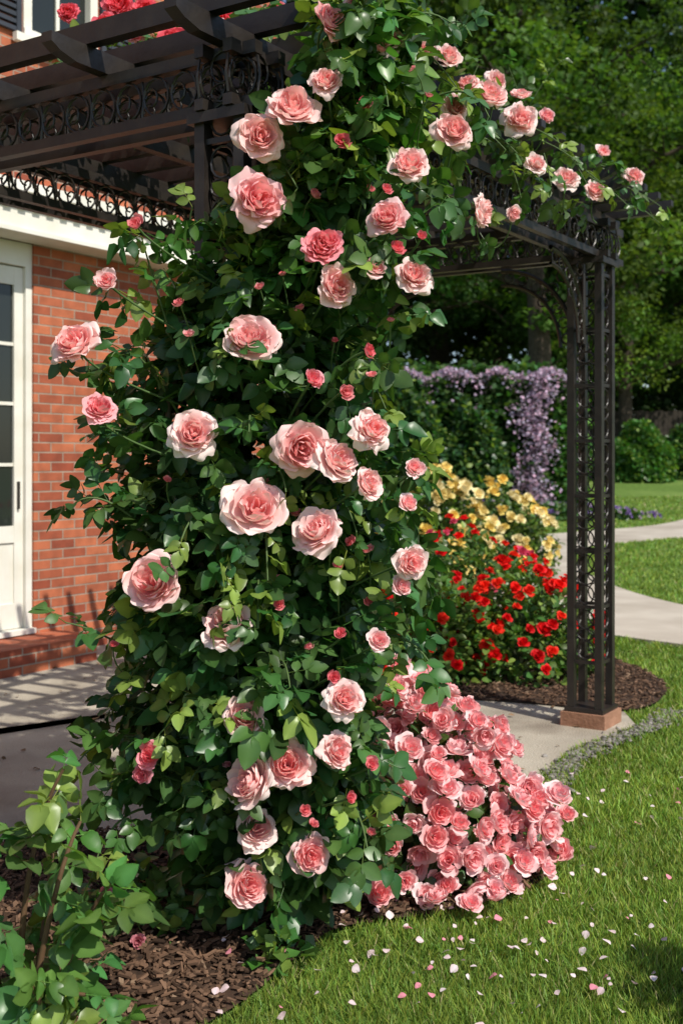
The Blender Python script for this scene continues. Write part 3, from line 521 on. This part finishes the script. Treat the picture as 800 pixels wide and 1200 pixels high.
# ---------------------------------------------------------------- hedge with wisteria
def leafbox(b,x0,x1,y0,y1,z0,z1,n,ls,base,jit=.12,T=QLEAF):
    A=[(x1-x0)*(z1-z0)]*2+[(y1-y0)*(z1-z0)]*2+[(x1-x0)*(y1-y0)]; A=np.array(A)/sum(A)
    f=rng.choice(5,n,p=A); a=rng.random(n);c=rng.random(n)
    X=x0+a*(x1-x0);Y=y0+c*(y1-y0);Z=z0+c*(z1-z0)
    Y=np.where(f==0,y0,np.where(f==1,y1,Y)); X2=np.where(f==2,x0,np.where(f==3,x1,X)); Y=np.where((f==2)|(f==3),y0+a*(y1-y0),Y); Z=np.where(f==4,z1,Z)
    N_=np.array([[0,-1,0],[0,1,0],[-1,0,0],[1,0,0],[0,0,1]],float)[f]
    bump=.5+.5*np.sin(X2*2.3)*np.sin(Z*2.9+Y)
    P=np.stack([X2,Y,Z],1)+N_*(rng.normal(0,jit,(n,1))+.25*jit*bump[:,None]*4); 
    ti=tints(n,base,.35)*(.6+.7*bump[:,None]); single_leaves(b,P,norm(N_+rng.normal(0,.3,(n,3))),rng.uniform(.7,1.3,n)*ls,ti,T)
HW=empty('wisteria_hedge'); b=Batch(); zg=.15
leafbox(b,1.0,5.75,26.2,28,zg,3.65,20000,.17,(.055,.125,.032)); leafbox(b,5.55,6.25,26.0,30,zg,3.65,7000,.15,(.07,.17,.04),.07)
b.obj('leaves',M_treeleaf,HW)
b=Batch(); box(b,1.15,6.1,26.4,29.8,0,3.5); b.obj('inner_core',M_core,HW,smooth=False)  # one solid near-black box fills the hedge behind its leaves
b=Batch(); n=1800; x=rng.uniform(1.0,6.2,n); dr=rng.exponential(.15,n); P=np.stack([x,26.0+rng.normal(0,.14,n),3.78+.10*np.sin(x*5)-dr*(1+.6*np.sin(x*9))],1)
n3=2200; k=rng.uniform(0,1,n3); x3=5.0+.42*rng.normal(0,.6,n3)+.15*np.sin(k*14); P3=np.stack([x3,25.85+rng.normal(0,.12,n3),3.75-k*3.4],1)
P=np.concatenate([P,P3]); n=len(P); ti=np.array([.48,.38,.50])*rng.uniform(.5,1.45,(n,1)); ti[:,0]*=rng.uniform(.85,1.25,n)
single_leaves(b,P,np.tile([0,-1,-.3],(n,1)),rng.uniform(.05,.12,n),ti,QLEAF); b.obj('wisteria_flowers',M_petal,HW)
for c,r1,h in (((1.6,25.2,.13),1.1,3.2),((3.3,25.4,.13),.9,2.6),((.2,25,.1),1.0,3.4)):
    shrub('dark_shrub',c,r1,.9,h,8000,.15,(.035,.09,.026),red,0,.02,stems=14)
shrub('flower_border',(4.4,23.2,.09),2.6,.5,.35,5000,.1,(.05,.12,.035),[(.3,.2,.5),(.6,.5,.6)],160,.06)
shrub('unseen_shadow_shrub',(10.9,36.5,gh(0,36.5)),1.15,1.1,2.1,14000,.13,(.065,.17,.035),red,0,.02)
shrub('unseen_shadow_shrub',(13.4,38.5,gh(0,38)),1.4,1.2,2.0,12000,.14,(.05,.13,.03),red,0,.02)
shrub('unseen_shadow_shrub',(8.2,37.5,gh(0,37)),1.3,1.2,1.9,12000,.14,(.035,.10,.03),red,0,.02)
b=Batch(); F_=empty('wooden_fence')
for i in range(150):
    x=-8+i*.2; box(b,x,x+.185,41+.0,41.025,.7,3.5+.03*math.sin(i*1.7))
for z in (1.3,2.9): box(b,-8,22,41.027,41.09,z,z+.1)
b.obj('boards',M_fence,F_,smooth=False)
# ---------------------------------------------------------------- trees
def make_tree(seed,Ht,Rr,nleaf,ls,base,low=.25):
    r=np.random.default_rng(seed); tb=Batch(); lb=Batch(); n=14
    z=np.linspace(0,Ht*.8,n); tr=np.stack([.35*np.sin(z*.25+seed),.35*np.cos(z*.3+seed),z],1); tube(tb,tr,np.linspace(Ht*.024,Ht*.005,n)*(1+.5*np.exp(-z)),10)
    cl=[]
    for i in range(17):
        hz=Ht*r.uniform(low,.78); st=np.array([np.interp(hz,z,tr[:,0]),np.interp(hz,z,tr[:,1]),hz]); a=i*2.4+r.normal(0,.3); k=(hz/Ht-low)/(.8-low)
        Lr=Rr*(.95-.45*k)*r.uniform(.75,1.1); end=st+np.array([math.cos(a)*Lr,math.sin(a)*Lr,Lr*r.uniform(.2,.6)])
        c=bez(st,st+(end-st)*.5+[0,0,.08*Lr],end,9); tube(tb,c,np.linspace(Ht*.009,Ht*.002,9),6)
        for q in (.35,.5,.65,.8,.92,1.0):
            p=c[int(q*8)]
            for m_ in range(2):
                e2=p+norm(r.normal(0,1,3)*[1,1,.6]+[0,0,.25])*r.uniform(.6,1.9); tube(tb,[p,(p+e2)/2+[0,0,.1],e2],[Ht*.002,Ht*.0015,Ht*.0008],4); cl.append(e2)
    for i in range(14): cl.append(np.array([r.normal(0,Rr*.25),r.normal(0,Rr*.25),Ht*r.uniform(.78,1.0)]))
    cl=np.array(cl); nc=len(cl); per_=nleaf//nc
    for p in cl:
        rr=r.uniform(.55,1.25); d=norm(r.normal(0,1,(per_,3))); P=p+d*rr*np.array([1.2,1.2,.5])*(r.random((per_,1))**.5)
        sh=r.uniform(.5,1.45); c=np.array(base)*sh*r.uniform(.7,1.3,(per_,1)); c[:,0]*=r.uniform(.8,1.3)
        yd=norm(d+r.normal(0,.6,(per_,3))); zh=norm(r.normal(0,.5,(per_,3))+[0,0,1]); M=frames(yd,zh)*(r.uniform(.7,1.3,per_)*ls)[:,None,None]; lb.add(QLEAF,M,P,c)
    return tb,lb
prot=[]
for sd_,Ht,Rr,nl,ls,base,low in ((1,21,6.5,26000,.24,(.060,.120,.022),.26),(2,18,5.5,22000,.22,(.090,.170,.028),.2),(3,24,7,26000,.26,(.036,.080,.019),.22)):
    prot.append(make_tree(sd_,Ht,Rr,nl,ls,base,low))
first={}
TR=[(6.6,35,0,0,1),(1.5,46,2,1,1),(12.5,47,1,2,1.1),(17.5,42,0,3,1),(-3.5,44,1,.5,1.05),(8.5,56,2,4,1.1),(22,56,2,1.2,1.1),(-10,52,0,2,1.1),(16,60,2,5,1.3),(27,46,1,2.2,1.1),(1,62,0,3.3,1.3),(32,60,2,.4,1.1),(11.5,39.5,1,4.4,.8),(5,52,0,5.5,1.35)]
for x,y,k,rz,sc in TR:
    E=empty('shade_tree',(x,y,float(gh(x,y))-.05),rz); E.scale=(sc,)*3
    if k not in first:
        t=prot[k][0].obj('trunk',M_bark,E); l=prot[k][1].obj('crown',M_treeleaf,E); first[k]=(t.data,l.data)
    else:
        for nm,me in zip(('trunk','crown'),first[k]):
            o=bpy.data.objects.new(nm,me); COL.objects.link(o); o.parent=E
b=Batch(); n=50000; x=rng.uniform(-25,50,n); y=rng.uniform(43,50,n); hgt=4.2+1.6*np.sin(x*.8)+1.0*np.sin(x*2.1+y); z=.8+hgt*rng.random(n)**.7
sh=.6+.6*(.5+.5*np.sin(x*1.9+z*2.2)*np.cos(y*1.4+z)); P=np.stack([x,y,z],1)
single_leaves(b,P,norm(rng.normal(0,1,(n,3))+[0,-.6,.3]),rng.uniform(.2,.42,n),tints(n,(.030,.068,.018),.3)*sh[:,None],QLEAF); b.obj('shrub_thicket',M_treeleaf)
b=Batch(); n=80000; x=rng.uniform(-60,110,n); y=rng.uniform(72,84,n); hgt=44+5*np.sin(x*.3)+4*np.sin(x*.83+2); z=.9+hgt*rng.random(n)**.9
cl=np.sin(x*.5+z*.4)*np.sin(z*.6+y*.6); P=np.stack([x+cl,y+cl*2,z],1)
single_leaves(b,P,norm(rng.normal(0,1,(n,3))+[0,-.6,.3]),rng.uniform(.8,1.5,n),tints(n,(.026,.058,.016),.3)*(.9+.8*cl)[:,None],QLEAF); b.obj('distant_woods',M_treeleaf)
# ---------------------------------------------------------------- light
sd=norm(np.array([.56,-.60,.95])); el=math.asin(sd[2]); az=math.atan2(sd[0],sd[1])
w=bpy.data.worlds.new('World'); S.world=w; w.use_nodes=True; nt=w.node_tree; bg=nt.nodes['Background']; sky=nt.nodes.new('ShaderNodeTexSky'); sky.sky_type='NISHITA'; sky.sun_disc=False
sky.sun_elevation=el; sky.sun_rotation=az; nt.links.new(sky.outputs[0],bg.inputs[0]); bg.inputs[1].default_value=.14
sl=bpy.data.lights.new('sun','SUN'); sl.energy=5.0; sl.angle=math.radians(.5); sl.color=(1,.95,.85); so=bpy.data.objects.new('sun',sl); COL.objects.link(so)
from mathutils import Vector
so.rotation_euler=Vector(sd).to_track_quat('Z','Y').to_euler(); so.location=(5,-5,10)
cam=bpy.data.cameras.new('camera'); co=bpy.data.objects.new('camera',cam); COL.objects.link(co); co.location=(0,0,1.45); co.rotation_euler=(math.radians(90),0,0)
cam.sensor_width=36; cam.lens=35.1; cam.shift_y=-.05; cam.clip_end=2000; cam.clip_start=.05
cam.dof.use_dof=True; cam.dof.focus_distance=2.9; cam.dof.aperture_fstop=4.0
S.camera=co
S.view_settings.view_transform='Standard'; S.view_settings.look='None'; S.view_settings.exposure=0
